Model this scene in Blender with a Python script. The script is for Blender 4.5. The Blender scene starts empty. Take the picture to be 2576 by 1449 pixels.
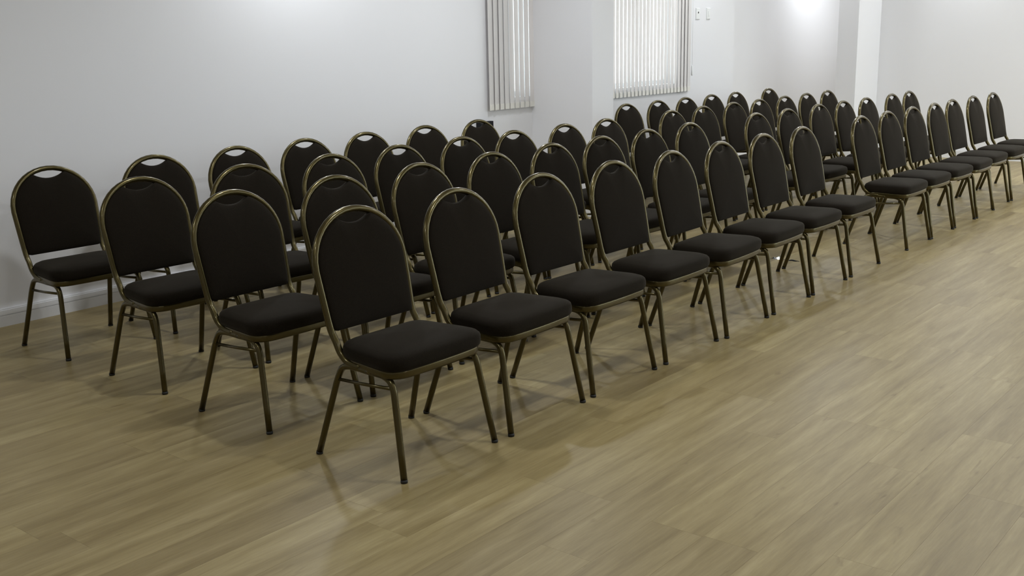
import bpy, bmesh, math, random
from mathutils import Vector, Matrix

random.seed(7)
scene = bpy.context.scene
COL = scene.collection
R = math.radians

# ------------------------------------------------------------------ camera
cam_data = bpy.data.cameras.new('camera')
cam = bpy.data.objects.new('camera', cam_data)
COL.objects.link(cam)
scene.camera = cam
cam_data.sensor_fit = 'HORIZONTAL'
cam_data.sensor_width = 36.0
cam_data.lens = 37.721
cam_data.clip_start = 0.05
cam_data.clip_end = 200
YAW, PITCH, ROLL = 0.6847858, 0.2296119, -0.0194972
fw = Vector((math.cos(YAW) * math.cos(PITCH), math.sin(YAW) * math.cos(PITCH), -math.sin(PITCH)))
rt = Vector((math.sin(YAW), -math.cos(YAW), 0))
up = rt.cross(fw)
r2 = rt * math.cos(ROLL) + up * math.sin(ROLL)
u2 = up * math.cos(ROLL) - rt * math.sin(ROLL)
cam.matrix_world = Matrix(((r2.x, u2.x, -fw.x, 0), (r2.y, u2.y, -fw.y, 0), (r2.z, u2.z, -fw.z, 1.49598), (0, 0, 0, 1)))
F_PX = 2699.15

# ------------------------------------------------------------------ world, light, exposure
world = bpy.data.worlds.new('overcast_sky')
scene.world = world
world.use_nodes = True
bg = world.node_tree.nodes['Background']
bg.inputs['Color'].default_value = (0.86, 0.93, 1.0, 1)
bg.inputs['Strength'].default_value = 4.5
scene.view_settings.view_transform = 'Standard'
scene.view_settings.look = 'None'
scene.view_settings.gamma = 1.0
scene.view_settings.use_curve_mapping = False
scene.view_settings.exposure = 0.2
CEIL = 2.75
LAMP_W = 15.0
LAMP_COL = (0.93, 0.965, 1.0)
# (x, y, share of LAMP_W): rows of recessed downlights plus added fill lamps; some near walls make the scallops
LAMPS = [(x, y, p * q) for y, p in ((3.6, 1.25), (1.6, 1.15), (-0.7, 0.75), (-2.8, 0.45)) for x, q in ((0.65, 0.65), (3.45, 0.85), (9.05, 1.0))]
LAMPS += [(6.25, 4.5, 1.2), (6.25, 1.6, 1.15), (6.25, -0.7, 0.75), (6.25, -2.8, 0.45)]
LAMPS += [(11.2, y, 1.2) for y in (3.0, 1.2, -0.7, -2.8)]  # unseen fill lamps, added to brighten the far end of the room
LAMPS += [(4.80, 5.42, 1.0), (10.2, 5.1, 0.6), (12.92, 3.88, 0.55), (12.7, 1.2, 1.2), (12.7, -1.5, 1.2),  # the lamp near the blind's end is added to lighten that wall panel
          (14.0, 5.9, 1.0), (14.7, 4.9, 2.0), (12.0, 5.3, 0.3), (15.0, 1.5, 1.0)]  # first lamp makes the recess scallop; the fill lamps after it are added


# ------------------------------------------------------------------ materials
def new_mat(name):
    m = bpy.data.materials.new(name)
    m.use_nodes = True
    nt = m.node_tree
    b = nt.nodes['Principled BSDF']
    return m, nt, b


def node(nt, typ, **kw):
    n = nt.nodes.new(typ)
    for k, v in kw.items():
        setattr(n, k, v)
    return n


def simple(name, col, rough=0.5, metal=0.0, spec=0.5):
    m, nt, b = new_mat(name)
    b.inputs['Base Color'].default_value = (*col, 1)
    b.inputs['Roughness'].default_value = rough
    b.inputs['Metallic'].default_value = metal
    b.inputs['Specular IOR Level'].default_value = spec
    return m


def noise_bump(nt, b, scale, strength, dist=0.002):
    tc = node(nt, 'ShaderNodeTexCoord')
    nz = node(nt, 'ShaderNodeTexNoise')
    nz.inputs['Scale'].default_value = scale
    nz.inputs['Detail'].default_value = 3
    bp = node(nt, 'ShaderNodeBump')
    bp.inputs['Strength'].default_value = strength
    bp.inputs['Distance'].default_value = dist
    nt.links.new(tc.outputs['Object'], nz.inputs['Vector'])
    nt.links.new(nz.outputs['Fac'], bp.inputs['Height'])
    nt.links.new(bp.outputs['Normal'], b.inputs['Normal'])


M = {}
# wall paint
m, nt, b = new_mat('wall_paint')
b.inputs['Base Color'].default_value = (0.80, 0.797, 0.812, 1)
b.inputs['Roughness'].default_value = 0.75
noise_bump(nt, b, 60, 0.08)
M['wall'] = m
M['ceiling'] = simple('ceiling_paint', (0.82, 0.82, 0.82), 0.9)
M['baseboard'] = simple('baseboard_gloss', (0.78, 0.78, 0.79), 0.35)
# fabric
m, nt, b = new_mat('dark_woven_fabric')
tc = node(nt, 'ShaderNodeTexCoord')
mp = node(nt, 'ShaderNodeMapping')
mp.inputs['Scale'].default_value = (260, 260, 260)
nz = node(nt, 'ShaderNodeTexNoise')
nz.inputs['Scale'].default_value = 2.0
nz.inputs['Detail'].default_value = 2
cr = node(nt, 'ShaderNodeValToRGB')
cr.color_ramp.elements[0].position = 0.3
cr.color_ramp.elements[0].color = (0.0050, 0.0036, 0.0020, 1)
cr.color_ramp.elements[1].position = 0.75
cr.color_ramp.elements[1].color = (0.0160, 0.0117, 0.0066, 1)
bp = node(nt, 'ShaderNodeBump')
bp.inputs['Strength'].default_value = 0.25
bp.inputs['Distance'].default_value = 0.001
L = nt.links.new
L(tc.outputs['Object'], mp.inputs['Vector'])
L(mp.outputs['Vector'], nz.inputs['Vector'])
L(nz.outputs['Fac'], cr.inputs['Fac'])
L(cr.outputs['Color'], b.inputs['Base Color'])
L(nz.outputs['Fac'], bp.inputs['Height'])
L(bp.outputs['Normal'], b.inputs['Normal'])
b.inputs['Roughness'].default_value = 0.9
b.inputs['Specular IOR Level'].default_value = 0.12
b.inputs['Sheen Weight'].default_value = 0.06
b.inputs['Sheen Roughness'].default_value = 0.4
b.inputs['Sheen Tint'].default_value = (1.0, 0.9, 0.7, 1)
M['fabric'] = m
# antique brass powder coat on the tubes
m, nt, b = new_mat('antique_brass_tube')
b.inputs['Base Color'].default_value = (0.080, 0.063, 0.021, 1)
b.inputs['Metallic'].default_value = 0.85
b.inputs['Roughness'].default_value = 0.30
b.inputs['Coat Weight'].default_value = 0.3
b.inputs['Coat Roughness'].default_value = 0.12
M['brass'] = m
M['rubber'] = simple('black_rubber', (0.012, 0.012, 0.012), 0.6)
M['black'] = simple('black_plastic', (0.006, 0.006, 0.007), 0.6, 0.0, 0.25)
M['under'] = simple('black_seat_board', (0.012, 0.011, 0.010), 0.8)
# blind fabric: thin, lets some daylight through
m, nt, b = new_mat('blind_fabric')
b.inputs['Base Color'].default_value = (0.85, 0.83, 0.81, 1)
b.inputs['Roughness'].default_value = 0.85
tr = node(nt, 'ShaderNodeBsdfTranslucent')
tr.inputs['Color'].default_value = (0.86, 0.79, 0.77, 1)
mx = node(nt, 'ShaderNodeMixShader')
mx.inputs['Fac'].default_value = 0.22
out = nt.nodes['Material Output']
nt.links.new(b.outputs['BSDF'], mx.inputs[1])
nt.links.new(tr.outputs['BSDF'], mx.inputs[2])
nt.links.new(mx.outputs['Shader'], out.inputs['Surface'])
M['blind'] = m
M['hem'] = simple('blind_hem', (0.80, 0.78, 0.72), 0.85)
M['white_plastic'] = simple('white_plastic', (0.86, 0.87, 0.86), 0.35)
M['plate'] = simple('switch_plate', (0.80, 0.81, 0.80), 0.4)
M['alu'] = simple('white_window_frame', (0.7, 0.71, 0.72), 0.4)
M['foil'] = simple('silver_foil', (0.85, 0.88, 0.9), 0.18, 1.0)
M['hole'] = simple('dark_socket', (0.03, 0.03, 0.025), 0.6)
# window glass
m, nt, b = new_mat('window_glass')
tb = node(nt, 'ShaderNodeBsdfTransparent')
tb.inputs['Color'].default_value = (0.93, 0.96, 0.95, 1)
gl = node(nt, 'ShaderNodeBsdfGlossy')
gl.inputs['Roughness'].default_value = 0.03
mx = node(nt, 'ShaderNodeMixShader')
out = nt.nodes['Material Output']
mx.inputs['Fac'].default_value = 0.07
nt.links.new(tb.outputs['BSDF'], mx.inputs[1])
nt.links.new(gl.outputs['BSDF'], mx.inputs[2])
nt.links.new(mx.outputs['Shader'], out.inputs['Surface'])
M['glass'] = m
# lamp diffuser
m, nt, b = new_mat('lamp_diffuser')
b.inputs['Emission Color'].default_value = (*LAMP_COL, 1)
b.inputs['Emission Strength'].default_value = 6.0
M['diffuser'] = m

# vinyl wood planks
m, nt, b = new_mat('oak_vinyl_plank')
L = nt.links.new
geo = node(nt, 'ShaderNodeNewGeometry')
a_obj = node(nt, 'ShaderNodeAttribute', attribute_type='OBJECT', attribute_name='tone')
a_geo = node(nt, 'ShaderNodeAttribute', attribute_type='GEOMETRY', attribute_name='tone')
tone = node(nt, 'ShaderNodeMath', operation='ADD')
L(a_obj.outputs['Fac'], tone.inputs[0])
L(a_geo.outputs['Fac'], tone.inputs[1])
off = node(nt, 'ShaderNodeVectorMath', operation='SCALE')
off.inputs[0].default_value = (31.7, 17.3, 0.0)
L(tone.outputs[0], off.inputs['Scale'])
vadd = node(nt, 'ShaderNodeVectorMath', operation='ADD')
L(geo.outputs['Position'], vadd.inputs[0])
L(off.outputs['Vector'], vadd.inputs[1])


def wood_noise(sx, sy, scale, detail, rough=0.55, dist=0.0):
    mp = node(nt, 'ShaderNodeMapping')
    mp.inputs['Scale'].default_value = (sx, sy, 1)
    n = node(nt, 'ShaderNodeTexNoise')
    n.inputs['Scale'].default_value = scale
    n.inputs['Detail'].default_value = detail
    n.inputs['Roughness'].default_value = rough
    n.inputs['Distortion'].default_value = dist
    L(vadd.outputs['Vector'], mp.inputs['Vector'])
    L(mp.outputs['Vector'], n.inputs['Vector'])
    return n


streak = wood_noise(0.8, 9.0, 2.0, 5, 0.55, 0.4)
fine = wood_noise(5.0, 60.0, 2.0, 4, 0.6)
patch = wood_noise(0.8, 2.5, 1.1, 3)
knot = wood_noise(4.0, 14.0, 1.6, 2, 0.4, 0.8)


def ramp(src, stops):
    c = node(nt, 'ShaderNodeValToRGB')
    e = c.color_ramp.elements
    while len(e) < len(stops):
        e.new(0.5)
    for i, (p, col) in enumerate(stops):
        e[i].position = p
        e[i].color = (*col, 1)
    L(src, c.inputs['Fac'])
    return c


def mixc(typ, fac, a, bb):
    n = node(nt, 'ShaderNodeMix', data_type='RGBA', blend_type=typ)
    if isinstance(fac, float):
        n.inputs['Factor'].default_value = fac
    else:
        L(fac, n.inputs['Factor'])
    L(a, n.inputs['A'])
    L(bb, n.inputs['B'])
    return n.outputs['Result']


base = ramp(streak.outputs['Fac'], [(0.25, (0.218, 0.164, 0.068)), (0.45, (0.285, 0.224, 0.101)), (0.60, (0.330, 0.265, 0.127)), (0.82, (0.410, 0.338, 0.178))])
tr_ = ramp(tone.outputs[0], [(0.0, (0.86, 0.84, 0.82)), (1.0, (1.06, 1.06, 1.05))])
fr_ = ramp(fine.outputs['Fac'], [(0.3, (0.90, 0.885, 0.87)), (0.7, (1.07, 1.07, 1.07))])
pr_ = ramp(patch.outputs['Fac'], [(0.3, (0.90, 0.88, 0.85)), (0.7, (1.06, 1.07, 1.08))])
kr_ = ramp(knot.outputs['Fac'], [(0.70, (1, 1, 1)), (0.80, (0.72, 0.68, 0.62))])
c1 = mixc('MULTIPLY', 1.0, base.outputs['Color'], tr_.outputs['Color'])
c2 = mixc('MULTIPLY', 1.0, c1, fr_.outputs['Color'])
c3 = mixc('MULTIPLY', 1.0, c2, pr_.outputs['Color'])
c4 = mixc('MULTIPLY', 1.0, c3, kr_.outputs['Color'])
L(c4, b.inputs['Base Color'])
b.inputs['Roughness'].default_value = 0.41
b.inputs['Specular IOR Level'].default_value = 0.36
bp = node(nt, 'ShaderNodeBump')
bp.inputs['Strength'].default_value = 0.12
bp.inputs['Distance'].default_value = 0.001
L(fine.outputs['Fac'], bp.inputs['Height'])
L(bp.outputs['Normal'], b.inputs['Normal'])
M['plank'] = m
M['slab'] = simple('dark_joint', (0.21, 0.16, 0.08), 0.8)


# ------------------------------------------------------------------ mesh helpers
class MB:
    def __init__(s):
        s.v, s.f, s.sm = [], [], []

    def face(s, idx, smooth=False):
        s.f.append(idx)
        s.sm.append(smooth)

    def box(s, x0, x1, y0, y1, z0, z1):
        o = len(s.v)
        s.v += [(x0, y0, z0), (x1, y0, z0), (x1, y1, z0), (x0, y1, z0), (x0, y0, z1), (x1, y0, z1), (x1, y1, z1), (x0, y1, z1)]
        for q in ((0, 3, 2, 1), (4, 5, 6, 7), (0, 1, 5, 4), (1, 2, 6, 5), (2, 3, 7, 6), (3, 0, 4, 7)):
            s.face([o + i for i in q])
        return s

    def cbox(s, x0, x1, y0, y1, z0, z1, c):
        """box with chamfered vertical edges and top edge on the -Y side kept simple"""
        pts = [(x0 + c, y0), (x1 - c, y0), (x1, y0 + c), (x1, y1 - c), (x1 - c, y1), (x0 + c, y1), (x0, y1 - c), (x0, y0 + c)]
        return s.prism(pts, z0, z1)

    def prism(s, pts, z0, z1):
        o = len(s.v)
        n = len(pts)
        s.v += [(x, y, z0) for x, y in pts] + [(x, y, z1) for x, y in pts]
        s.face([o + i for i in range(n)][::-1])
        s.face([o + n + i for i in range(n)])
        for i in range(n):
            j = (i + 1) % n
            s.face([o + i, o + j, o + n + j, o + n + i])
        return s

    def rings(s, rings, smooth=True, cap0=True, cap1=True):
        """rings: list of equal-length closed loops of points"""
        o = len(s.v)
        n = len(rings[0])
        for r in rings:
            s.v += [tuple(p) for p in r]
        for k in range(len(rings) - 1):
            for i in range(n):
                j = (i + 1) % n
                s.face([o + k * n + i, o + k * n + j, o + (k + 1) * n + j, o + (k + 1) * n + i], smooth)
        if cap0:
            s.face([o + i for i in range(n)][::-1], smooth)
        if cap1:
            s.face([o + (len(rings) - 1) * n + i for i in range(n)], smooth)
        return s

    def tube(s, pts, rad, sides=10, ex=1.0):
        pts = [Vector(p) for p in pts]
        rs = rad if isinstance(rad, list) else [rad] * len(pts)
        t0 = (pts[1] - pts[0]).normalized()
        nrm = t0.orthogonal().normalized()
        loops = []
        for i, p in enumerate(pts):
            a = pts[max(i - 1, 0)]
            c = pts[min(i + 1, len(pts) - 1)]
            t = (c - a).normalized()
            nrm = (nrm - t * nrm.dot(t)).normalized()
            bi = t.cross(nrm)
            loops.append([p + (nrm * math.cos(q) + bi * math.sin(q) * ex) * rs[i] for q in [2 * math.pi * k / sides for k in range(sides)]])
        return s.rings(loops)

    def mesh(s, name, mat):
        me = bpy.data.meshes.new(name)
        me.from_pydata(s.v, [], s.f)
        me.polygons.foreach_set('use_smooth', s.sm)
        if mat:
            me.materials.append(mat)
        bm = bmesh.new()
        bm.from_mesh(me)
        bmesh.ops.recalc_face_normals(bm, faces=bm.faces)
        bm.to_mesh(me)
        bm.free()
        me.update()
        return me

    def build(s, name, mat, parent=None):
        o = bpy.data.objects.new(name, s.mesh(name, mat))
        COL.objects.link(o)
        o.parent = parent
        return o


def catmull(pts, n=5):
    P = [Vector(p) for p in pts]
    out = []
    for i in range(len(P) - 1):
        p0, p1, p2, p3 = P[max(i - 1, 0)], P[i], P[i + 1], P[min(i + 2, len(P) - 1)]
        for k in range(n):
            t = k / n
            out.append(0.5 * ((2 * p1) + (p2 - p0) * t + (2 * p0 - 5 * p1 + 4 * p2 - p3) * t * t + (3 * p1 - p0 - 3 * p2 + p3) * t ** 3))
    out.append(P[-1])
    return out


def tag(o, label=None, cat=None, group=None, kind=None):
    if label:
        o['label'] = label
    if cat:
        o['category'] = cat
    if group:
        o['group'] = group
    if kind:
        o['kind'] = kind
    return o


def empty(name, loc=(0, 0, 0), rz=0.0):
    o = bpy.data.objects.new(name, None)
    o.empty_display_size = 0.1
    COL.objects.link(o)
    o.location = loc
    o.rotation_euler = (0, 0, rz)
    return o


def struct(name, mb, mat, parent=None):
    return tag(mb.build(name, mat, parent), kind='structure')


def project(p):
    d = Vector(p) - Vector((0, 0, 1.49598))
    z = d.dot(fw)
    if z < 0.1:
        return None
    return (1288 + F_PX * d.dot(r2) / z, 724.5 - F_PX * d.dot(u2) / z)


# ------------------------------------------------------------------ the room
X0, X1 = -2.5, 16.9           # behind the camera .. end of the recess
Y0, YA = -3.6, 5.786          # right-hand wall .. wall with the blinds
XA_END, YA2 = 11.07, 6.3      # the blind wall steps back here
XB = 13.2                     # far wall
PB_X, PB_Y0, PB_Y1 = 12.5, 4.94, 5.18
PA_X0, PA_X1, PA_Y = 7.405, 7.717, 5.15
SILL, HEAD = 1.0, 2.35
W1 = (7.12, PA_X0)
W2 = (PA_X1, 9.83)
T = 0.2

floor = tag(MB().box(X0 - T, X1 + T, Y0 - T, YA2 + T, -0.12, -0.004).build('floor', M['slab']), kind='structure')
struct('ceiling', MB().box(X0 - T, X1 + T, Y0 - T, YA2 + T, CEIL, CEIL + 0.15), M['ceiling'])

wl = MB()
ZB = 0.0
wl.box(X0, W1[0], YA, YA + T, ZB, CEIL)
wl.box(W1[0], W1[1], YA, YA + T, ZB, SILL)
wl.box(W1[0], W1[1], YA, YA + T, HEAD, CEIL)
wl.box(W1[1], W2[0], YA, YA + T, ZB, CEIL)
wl.box(W2[0], W2[1], YA, YA + T, ZB, SILL)
wl.box(W2[0], W2[1], YA, YA + T, HEAD, CEIL)
wl.box(W2[1], XA_END, YA, YA2 + T, ZB, CEIL)
struct('wall_left', wl, M['wall'])
struct('wall_pier', MB().box(PA_X0, PA_X1, PA_Y, YA, ZB, CEIL), M['wall'])
struct('wall_recess', MB().box(XA_END, X1, YA2, YA2 + T, ZB, CEIL), M['wall'])
struct('wall_recess_end', MB().box(X1, X1 + T, Y0 - T, YA2 + T, ZB, CEIL), M['wall'])
struct('wall_far', MB().box(XB, XB + T, Y0, PB_Y1, ZB, CEIL), M['wall'])
struct('wall_far_pier', MB().box(PB_X, XB, PB_Y0, PB_Y1, ZB, CEIL), M['wall'])
# right-hand wall (out of the picture) with a glazed opening added to bring daylight to the far end
RW = (8.2, 12.6, 0.2, 2.4)
wr = MB()
wr.box(X0, RW[0], Y0 - T, Y0, ZB, CEIL)
wr.box(RW[1], X1, Y0 - T, Y0, ZB, CEIL)
wr.box(RW[0], RW[1], Y0 - T, Y0, ZB, RW[2])
wr.box(RW[0], RW[1], Y0 - T, Y0, RW[3], CEIL)
struct('wall_right', wr, M['wall'])
struct('wall_back', MB().box(X0 - T, X0, Y0 - T, YA + T, ZB, CEIL), M['wall'])


def baseboard(name, segs):
    """segs: (x0,y0,x1,y1,nx,ny) along the wall foot; a lower strip, a groove and an upper strip"""
    mb = MB()
    for (xa, ya, xb, yb, nx, ny) in segs:
        for (z0, z1, t) in ((0.0, 0.060, 0.014), (0.060, 0.064, 0.010), (0.064, 0.090, 0.014), (0.090, 0.098, 0.009)):
            ax, bx = min(xa, xb), max(xa, xb)
            ay, by = min(ya, yb), max(ya, yb)
            if nx:
                ax, bx = min(xa, xa + nx * t), max(xa, xa + nx * t)
            if ny:
                ay, by = min(ya, ya + ny * t), max(ya, ya + ny * t)
            mb.box(ax, bx, ay, by, z0, z1)
    return struct(name, mb, M['baseboard'])


baseboard('baseboard_left', [(X0, YA, PA_X0 - 0.014, YA, 0, -1), (PA_X0, PA_Y - 0.014, PA_X0, YA, -1, 0), (PA_X0, PA_Y, PA_X1, PA_Y, 0, -1),
                             (PA_X1, PA_Y - 0.014, PA_X1, YA, 1, 0), (PA_X1 + 0.014, YA, XA_END, YA, 0, -1)])
baseboard('baseboard_far', [(XB, Y0, XB, PB_Y0 - 0.014, -1, 0), (PB_X - 0.014, PB_Y0, XB, PB_Y0, 0, -1), (PB_X, PB_Y0, PB_X, PB_Y1, -1, 0)])
baseboard('baseboard_recess', [(XA_END, YA2, X1, YA2, 0, -1)])


def window(name, x0, x1, y, z0, z1, mull):
    fr = MB()
    w, d = 0.04, 0.05
    fr.box(x0, x1, y, y + d, z0, z0 + w).box(x0, x1, y, y + d, z1 - w, z1)
    fr.box(x0, x0 + w, y, y + d, z0 + w, z1 - w).box(x1 - w, x1, y, y + d, z0 + w, z1 - w)
    xs = [x0 + w]
    for k in range(1, mull + 1):
        xm = x0 + (x1 - x0) * k / (mull + 1)
        fr.box(xm - 0.02, xm + 0.02, y, y + d, z0 + w, z1 - w)
        xs += [xm - 0.02, xm + 0.02]
    xs.append(x1 - w)
    o = struct(name, fr, M['alu'])
    for k in range(0, len(xs), 2):
        MB().box(xs[k], xs[k + 1], y + 0.022, y + 0.028, z0 + w, z1 - w).build('pane', M['glass'], o)
    return o


window('window_1', W1[0], W1[1], YA + 0.1, SILL, HEAD, 0)
window('window_2', W2[0], W2[1], YA + 0.1, SILL, HEAD, 2)
window('window_added_daylight', RW[0], RW[1], Y0 - 0.12, RW[2], RW[3], 4)  # unseen window, added as a daylight source for the far end

# ------------------------------------------------------------------ floor planks
PW, PL = 0.181, 1.22
GAP = 0.0004
planks = []
row = 0
y = Y0
while y < YA2:
    x = X0 - random.random() * PL
    while x < X1:
        xa, xb = max(x, X0), min(x + PL, X1)
        ya, yb = y, min(y + PW, YA2)
        inside = xb - xa > 0.03
        if ya >= YA - 0.02 and xb < XA_END:
            inside = False
        if inside:
            planks.append([xa + GAP / 2, xb - GAP / 2, ya + GAP / 2, yb - GAP / 2, random.random()])
        x += PL
    y += PW
    row += 1


def plank_area(p):
    pts = [(p[0], p[2], 0), (p[1], p[2], 0), (p[1], p[3], 0), (p[0], p[3], 0)]
    cx, cy = (p[0] + p[1]) / 2, (p[2] + p[3]) / 2
    # sample the share of the plank that falls in the frame
    hit = 0
    for i in range(8):
        for j in range(2):
            q = project((p[0] + (p[1] - p[0]) * (i + .5) / 8, p[2] + (p[3] - p[2]) * (j + .5) / 2, 0))
            if q and 0 <= q[0] < 2576 and 0 <= q[1] < 1449:
                hit += 1
    d = Vector((cx, cy, -1.496)).length
    return hit / 16 * 1.496 / d ** 3 * (p[1] - p[0]) * (p[3] - p[2])


planks.sort(key=plank_area, reverse=True)
plank_mesh = MB().box(0, 1, 0, 1, -0.004, 0).mesh('plank', M['plank'])
for p in planks[:300]:
    o = bpy.data.objects.new('plank', plank_mesh)
    COL.objects.link(o)
    o.parent = floor
    o.location = (p[0], p[2], 0)
    o.scale = (p[1] - p[0], p[3] - p[2], 1)
    o['tone'] = p[4]
mb = MB()
for p in planks[300:]:
    mb.box(p[0], p[1], p[2], p[3], -0.004, 0)
rest = mb.build('plank_field', M['plank'], floor)
rest['kind'] = 'stuff'
at = rest.data.attributes.new('tone', 'FLOAT', 'FACE')
at.data.foreach_set('value', [p[4] for p in planks[300:] for _ in range(6)])

# ------------------------------------------------------------------ banquet chair
# local frame: origin on the floor midway between the rear feet, front towards -Y


def back_y(z):
    return -0.064 + 0.225 * (z - 0.48)


half = [(-0.207, -0.215, 0.366), (-0.206, -0.175, 0.367), (-0.205, -0.140, 0.376), (-0.205, -0.108, 0.402), (-0.205, -0.087, 0.44),
        (-0.206, back_y(0.48), 0.48), (-0.212, back_y(0.58), 0.58), (-0.217, back_y(0.69), 0.69)]
half = catmull(half, 3)
AW, AH, AZ = 0.217, 0.197, 0.69
archp = []
for k in range(1, 20):
    a = math.pi * k / 20
    z = AZ + AH * math.sin(a)
    archp.append(Vector((-AW * math.cos(a), back_y(z), z)))
path = half + archp + [Vector((-p.x, p.y, p.z)) for p in reversed(half)]
ME = {}
ME['back_frame'] = MB().tube(path, 0.0132, 10).mesh('back_frame', M['brass'])

# back pad
outl = []
zb = 0.472


def side_x(z):
    if z <= AZ:
        return 0.199 + (z - zb) / (AZ - zb) * 0.010
    return 0.209 * math.sqrt(max(0, 1 - ((z - AZ) / (AH - 0.008)) ** 2))


for k in range(9):                                     # bottom edge, left to right
    outl.append((-0.180 + 0.36 * k / 8, zb))
outl += [(0.192, zb + 0.003), (0.197, zb + 0.012)]
for k in range(1, 8):
    z = zb + 0.02 + (AZ - zb - 0.02) * k / 7
    outl.append((side_x(z), z))
a_end = math.asin(0.084 / 0.209)
for k in range(1, 12):
    a = (math.pi / 2 - a_end) * k / 11
    outl.append((0.209 * math.cos(a), AZ + (AH - 0.008) * math.sin(a)))
zt = outl[-1][1]
for k in range(1, 10):
    x = 0.084 - 0.168 * k / 10
    outl.append((x, 0.838 + (zt - 0.838) * (x / 0.084) ** 2))
for k in range(11, 0, -1):
    a = (math.pi / 2 - a_end) * k / 11
    outl.append((-0.209 * math.cos(a), AZ + (AH - 0.008) * math.sin(a)))
for k in range(7, 0, -1):
    z = zb + 0.02 + (AZ - zb - 0.02) * k / 7
    outl.append((-side_x(z), z))
outl += [(-0.197, zb + 0.012), (-0.192, zb + 0.003)]
CZ = 0.655


def pad_ring(s, off):
    r = []
    for x, z in outl:
        xx, zz = x * s, CZ + (z - CZ) * s
        r.append((xx, back_y(zz) + off, zz))
    return r


ME['backrest'] = MB().rings([pad_ring(0.0, 0.020), pad_ring(0.6, 0.020), pad_ring(0.93, 0.018), pad_ring(0.985, 0.012), pad_ring(1.0, 0.004), pad_ring(1.0, -0.008),
                             pad_ring(0.99, -0.013), pad_ring(0.96, -0.017), pad_ring(0.88, -0.021), pad_ring(0.7, -0.025), pad_ring(0.4, -0.028), pad_ring(0.02, -0.029)]).mesh('backrest', M['fabric'])

# seat outline (counter-clockwise from rear left)


def round_poly(pts, rads, n=6):
    out = []
    m_ = len(pts)
    for i in range(m_):
        p = Vector(pts[i])
        a = (Vector(pts[i - 1]) - p)
        c = (Vector(pts[(i + 1) % m_]) - p)
        r_ = rads[i]
        p1, p3 = p + a.normalized() * r_, p + c.normalized() * r_
        for k in range(n + 1):
            t = k / n
            out.append(p1 * (1 - t) ** 2 + p * 2 * t * (1 - t) + p3 * t * t)
        q = Vector(pts[(i + 1) % m_]) + (p - Vector(pts[(i + 1) % m_])).normalized() * rads[(i + 1) % m_]
        for k in range(1, 4):
            out.append(p3 + (q - p3) * k / 4)
    return out


so = round_poly([(-0.207, -0.094), (-0.251, -0.420), (0.251, -0.420), (0.207, -0.094)], [0.06, 0.085, 0.085, 0.06])
so = [Vector((p.x, p.y - (0.012 * (1 - (p.x / 0.25) ** 2) if p.y < -0.3 else 0))) for p in so]
SC = Vector((0, -0.255))


def seat_ring(s, z):
    return [((p.x - SC.x) * s + SC.x, (p.y - SC.y) * s + SC.y, z + (0.006 if p.y < -0.3 and z > 0.4 else 0) * 0) for p in so]


ME['seat'] = MB().rings([seat_ring(0.90, 0.382), seat_ring(0.965, 0.384), seat_ring(0.992, 0.392), seat_ring(1.0, 0.405), seat_ring(0.998, 0.419),
                         seat_ring(0.985, 0.430), seat_ring(0.95, 0.438), seat_ring(0.86, 0.446), seat_ring(0.6, 0.454), seat_ring(0.3, 0.458), seat_ring(0.02, 0.460)]).mesh('seat', M['fabric'])
ME['seat_board'] = MB().rings([seat_ring(0.90, 0.372), seat_ring(0.90, 0.383)], smooth=False).mesh('seat_board', M['under'])
mb = MB()
mb.rings([seat_ring(0.925, 0.360), seat_ring(0.955, 0.358), seat_ring(0.962, 0.364), seat_ring(0.962, 0.380), seat_ring(0.955, 0.386), seat_ring(0.925, 0.384), seat_ring(0.925, 0.360)], cap0=False, cap1=False)
ME['seat_frame'] = mb.mesh('seat_frame', M['brass'])


def leg_paths(sx):
    rear = catmull([(sx * 0.210, -0.262, 0.360), (sx * 0.208, -0.20, 0.361), (sx * 0.208, -0.155, 0.360), (sx * 0.2085, -0.122, 0.350), (sx * 0.2105, -0.104, 0.325), (sx * 0.2145, -0.090, 0.29)], 3)
    rear += [Vector((sx * 0.2145, -0.090, 0.29)).lerp(Vector((sx * 0.2405, 0, 0.006)), t) for t in (0.33, 0.66, 1.0)]
    front = catmull([(sx * 0.210, -0.250, 0.360), (sx * 0.211, -0.31, 0.360), (sx * 0.212, -0.345, 0.357), (sx * 0.214, -0.374, 0.342), (sx * 0.2155, -0.388, 0.315), (sx * 0.2175, -0.394, 0.285)], 3)
    front += [Vector((sx * 0.2175, -0.394, 0.285)).lerp(Vector((sx * 0.2405, -0.446, 0.006)), t) for t in (0.33, 0.66, 1.0)]
    return rear, front


for nm, sx in (('l', -1), ('r', 1)):
    rear, front = leg_paths(sx)
    ME['rear_' + nm] = MB().tube(rear, 0.0122, 10).mesh('leg', M['brass'])
    ME['front_' + nm] = MB().tube(front, 0.0122, 10).mesh('leg', M['brass'])
    for q, pth in (('rear_', rear), ('front_', front)):
        d = (pth[-1] - pth[-2]).normalized()
        e = pth[-1]
        s_ = e - d * 0.004
        foot = Vector((e.x, e.y, 0.0))
        ME[q + nm + '_cap'] = MB().tube([s_, e + d * 0.0, foot], [0.0130, 0.0132, 0.0125], 10).mesh('foot_cap', M['rubber'])
    ME['str_' + nm] = MB().tube([(sx * 0.2135, -0.094, 0.303), (sx * 0.2155, -0.24, 0.3105), (sx * 0.2165, -0.390, 0.3225)], 0.0065, 8).mesh('stretcher', M['brass'])


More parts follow.
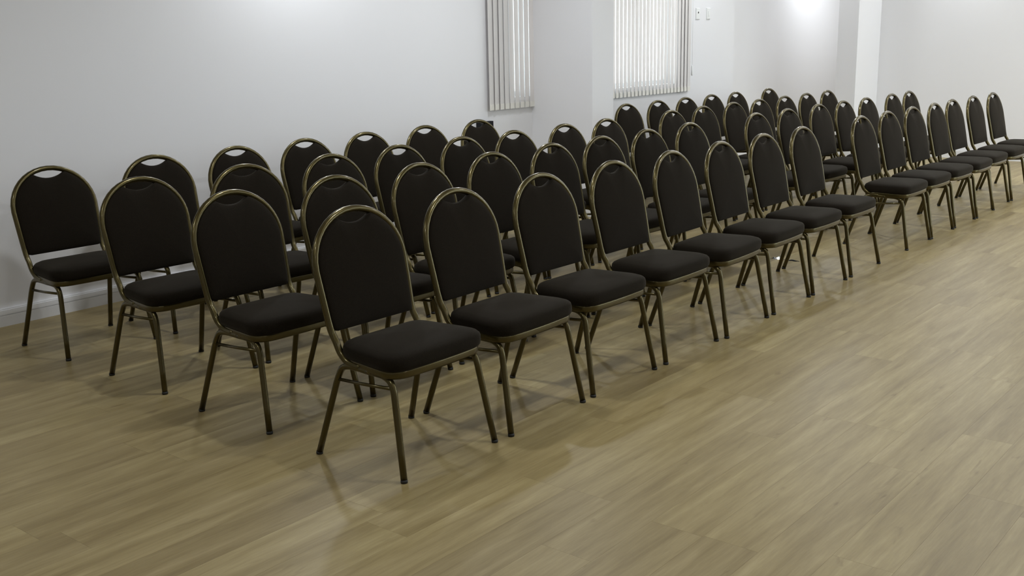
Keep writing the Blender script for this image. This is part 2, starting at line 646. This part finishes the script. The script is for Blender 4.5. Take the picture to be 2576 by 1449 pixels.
def make_chair(x, y, deg, label, group):
    root = empty('banquet_chair', (x, y, 0), R(deg))
    tag(root, label, 'chair', group)

    def part(name, key, parent=root):
        o = bpy.data.objects.new(name, ME[key])
        COL.objects.link(o)
        o.parent = parent
        return o
    part('back_frame', 'back_frame')['label'] = 'antique brass tube arch'
    part('backrest', 'backrest')
    part('seat', 'seat')
    part('seat_board', 'seat_board')
    part('seat_frame', 'seat_frame')
    for nm in 'lr':
        for q in ('rear_', 'front_'):
            leg = part('leg', q + nm)
            part('foot_cap', q + nm + '_cap', leg)
        part('stretcher', 'str_' + nm)
    return root


ROWS = [
    [(2.688, 2.935, -0.8), (3.245, 2.922, 0.4), (3.818, 2.924, -0.9), (4.391, 2.918, -0.2), (4.930, 2.907, 2.0), (5.497, 2.921, 1.5), (6.047, 2.928, 0.1), (6.620, 2.935, 0.7),
     (7.640, 2.943, 0.3), (8.163, 2.943, -0.2), (8.712, 2.945, -0.7), (9.239, 2.943, 0.7), (9.779, 2.967, -0.1), (10.356, 2.962, -0.6), (10.942, 2.952, -1.0)],
    [(2.710, 3.700, -0.3), (3.276, 3.692, -1.5), (3.840, 3.699, 0), (4.406, 3.709, 0), (4.955, 3.719, 0), (5.467, 3.721, 0), (6.013, 3.731, 0), (6.588, 3.746, 0),
     (7.604, 3.750, 0), (8.132, 3.738, 0), (8.755, 3.747, 0), (9.269, 3.742, 0), (9.781, 3.733, 0), (10.457, 3.743, 0), (10.969, 3.755, 0)],
    [(2.759, 4.462, -1.6), (3.348, 4.449, -4.4), (3.907, 4.432, 0), (4.460, 4.462, 0), (5.028, 4.473, 0), (5.540, 4.466, 0), (6.122, 4.477, 0), (6.659, 4.486, 0),
     (7.616, 4.503, 0), (8.169, 4.523, 0), (8.723, 4.528, 0), (9.235, 4.529, 0), (9.798, 4.542, 0), (10.310, 4.548, 0), (10.869, 4.566, 0)],
    [(2.769, 5.302, -0.9), (3.378, 5.295, -1.9), (3.934, 5.295, 0), (4.473, 5.306, 0), (4.985, 5.292, 0), (5.577, 5.307, 0), (6.162, 5.313, 0),
     (8.203, 5.315, 0), (8.741, 5.317, 0), (9.253, 5.317, 0), (9.785, 5.325, 0), (10.297, 5.323, 0), (11.068, 5.325, 0)],
]
ORD = ['leftmost', 'second from left', 'third from left', 'fourth from left', 'fifth from left', 'sixth from left', 'seventh from left', 'eighth from left']
RN = ['front row', 'second row', 'third row', 'back row']
for r, rowc in enumerate(ROWS):
    nb = 7 if r == 3 else 8
    for i, (x, y, d) in enumerate(rowc):
        k = i if i < nb else i - nb
        half_ = 'near half' if i < nb else 'far half'
        lab = 'dark banquet chair with brass frame, %s in %s of %s' % (ORD[k], half_, RN[r])
        make_chair(x, y, d, lab, 'banquet chairs in four rows')

# ------------------------------------------------------------------ vertical blinds
SLAT_W, PITCH_S, TILT = 0.075, 0.0672, R(10)
ZT, ZBOT = 2.46, 0.912
slat_mesh = MB().box(-SLAT_W / 2, SLAT_W / 2, -0.0006, 0.0006, 0.0, ZT - ZBOT - 0.03).mesh('slat', M['blind'])
hem_mesh = MB().box(-SLAT_W / 2 + 0.004, SLAT_W / 2 - 0.004, -0.0028, 0.0028, 0.0, 0.046).mesh('hem', M['hem'])


def blind(xa, n, label):
    yb = YA - 0.032
    root = empty('vertical_blind', (xa + n * PITCH_S / 2, yb, ZBOT))
    tag(root, label, 'blind', 'vertical blinds')
    x0 = -n * PITCH_S / 2
    MB().cbox(x0, -x0, -0.022, 0.030, ZT - ZBOT - 0.03, ZT - ZBOT + 0.01, 0.004).build('head_rail', M['white_plastic'], root)
    for k in range(n):
        o = bpy.data.objects.new('slat', slat_mesh)
        COL.objects.link(o)
        o.parent = root
        o.location = (x0 + (k + 0.5) * PITCH_S, 0, 0)
        o.rotation_euler = (0, 0, TILT + R(random.uniform(-2.5, 2.5)))
        h = bpy.data.objects.new('hem', hem_mesh)
        COL.objects.link(h)
        h.parent = o
    return root


blind(6.80, 9, 'cream vertical blind hanging left of the protruding wall pier')
b2 = blind(PA_X1 + 0.0, 35, 'wide cream vertical blind with daylight slits, right of the wall pier')
# pull cord and its white weight at the right end of the wide blind
xr = 35 * PITCH_S / 2
MB().tube([(xr + 0.03, 0.0, ZT - ZBOT - 0.02), (xr + 0.03, 0.0, 0.26)], 0.0012, 6).build('cord', M['white_plastic'], b2)
MB().tube([(xr + 0.03, 0, 0.262), (xr + 0.03, 0, 0.25), (xr + 0.03, 0, 0.17), (xr + 0.03, 0, 0.155)], [0.004, 0.008, 0.010, 0.006], 10).build('cord_weight', M['white_plastic'], b2)


# ------------------------------------------------------------------ wall plates
def plate(x, z, label, hole):
    root = empty('wall_plate', (x, YA, z))
    tag(root, label, 'switch', 'wall plates beside the blind')
    w, h = 0.038, 0.058
    mb = MB()
    mb.rings([[(-w, 0, -h), (w, 0, -h), (w, 0, h), (-w, 0, h)], [(-w, -0.006, -h), (w, -0.006, -h), (w, -0.006, h), (-w, -0.006, h)],
              [(-w + .004, -0.010, -h + .004), (w - .004, -0.010, -h + .004), (w - .004, -0.010, h - .004), (-w + .004, -0.010, h - .004)]], smooth=False)
    mb.build('cover', M['plate'], root)
    if hole:
        ring = [(0.004 + 0.010 * math.cos(a), 0, 0.012 + 0.010 * math.sin(a)) for a in [2 * math.pi * k / 12 for k in range(12)]]
        MB().rings([[(p[0], -0.0095, p[2]) for p in ring], [(p[0], -0.0115, p[2]) for p in ring]], smooth=False).build('socket_hole', M['hole'], root)
    else:
        MB().cbox(-0.014, 0.014, -0.014, -0.0095, -0.024, 0.024, 0.002).build('rocker', M['plate'], root)


plate(10.245, 1.698, 'white wall plate with a dark hole, nearer the wide blind', True)
plate(10.47, 1.700, 'plain white switch plate, the one farther from the blind', False)

# small black box on the wall under the left blind, mostly behind a chair
root = empty('wall_box', (6.75, YA, 0.757))
tag(root, 'small black box on the wall below the left blind, half behind a chair', 'box')
mb = MB()
mb.rings([[(-.085, 0, 0), (.085, 0, 0), (.085, 0, .07), (-.085, 0, .07)], [(-.085, -.04, 0), (.085, -.04, 0), (.085, -.04, .07), (-.085, -.04, .07)],
          [(-.079, -.046, .006), (.079, -.046, .006), (.079, -.046, .064), (-.079, -.046, .064)]], smooth=False)
mb.build('case', M['black'], root)
MB().cbox(-0.05, 0.05, -0.0475, -0.0455, 0.02, 0.05, 0.0005).build('front_panel', M['rubber'], root)

# crumpled wrapper on the floor
root = empty('crumpled_wrapper', (6.645, 3.045, 0))
tag(root, 'small crumpled silver and dark wrapper on the floor under the front row', 'litter')


def crumple(y0, y1, w, h, seed):
    rnd = random.Random(seed)
    loops = []
    n = 9
    for k in range(n + 1):
        t = k / n
        yy = y0 + (y1 - y0) * t
        env = max(0.25, math.sin(math.pi * min(max(t, 0.06), 0.94)))
        ww = w * env * rnd.uniform(0.75, 1.15)
        hh = max(0.002, h * env * rnd.uniform(0.6, 1.2))
        cx = rnd.uniform(-0.006, 0.006)
        loops.append([(cx - ww, yy, 0.0005), (cx - ww * 0.6, yy, hh * rnd.uniform(.6, 1)), (cx, yy + rnd.uniform(-.004, .004), hh * rnd.uniform(.7, 1.1)), (cx + ww * 0.7, yy, hh * rnd.uniform(.4, .9)), (cx + ww, yy, 0.0005)])
    return MB().rings(loops, smooth=False)


crumple(0.0, 0.105, 0.020, 0.016, 3).build('foil', M['foil'], root)
crumple(-0.10, 0.004, 0.014, 0.009, 5).build('dark_strip', M['black'], root)

# ------------------------------------------------------------------ ceiling downlights and added fill lamps
ring_pts = [2 * math.pi * k / 24 for k in range(24)]


def circ(r_, z):
    return [(r_ * math.cos(a), r_ * math.sin(a), z) for a in ring_pts]


trim_mesh = MB().rings([circ(0.085, 0.0), circ(0.105, 0.0), circ(0.108, -0.006), (circ(0.10, -0.012)), circ(0.088, -0.012), circ(0.085, 0.0)], cap0=False, cap1=False).mesh('trim_ring', M['white_plastic'])
diff_mesh = MB().rings([circ(0.085, -0.002), circ(0.085, -0.006)], smooth=False).mesh('diffuser', M['diffuser'])
for (x, y, share) in LAMPS:
    root = empty('ceiling_downlight_or_fill', (x, y, CEIL))
    tag(root, 'round white recessed ceiling downlight, some of them added as fill', 'lamp', 'ceiling downlights')
    for nm, me in (('trim_ring', trim_mesh), ('diffuser', diff_mesh)):
        o = bpy.data.objects.new(nm, me)
        COL.objects.link(o)
        o.parent = root
    ld = bpy.data.lights.new('downlight_or_fill_beam', 'AREA')
    ld.shape = 'DISK'
    ld.size = 0.17
    ld.energy = LAMP_W * share
    ld.color = LAMP_COL
    lo = bpy.data.objects.new('downlight_or_fill_beam', ld)
    COL.objects.link(lo)
    lo.location = (x, y, CEIL - 0.02)
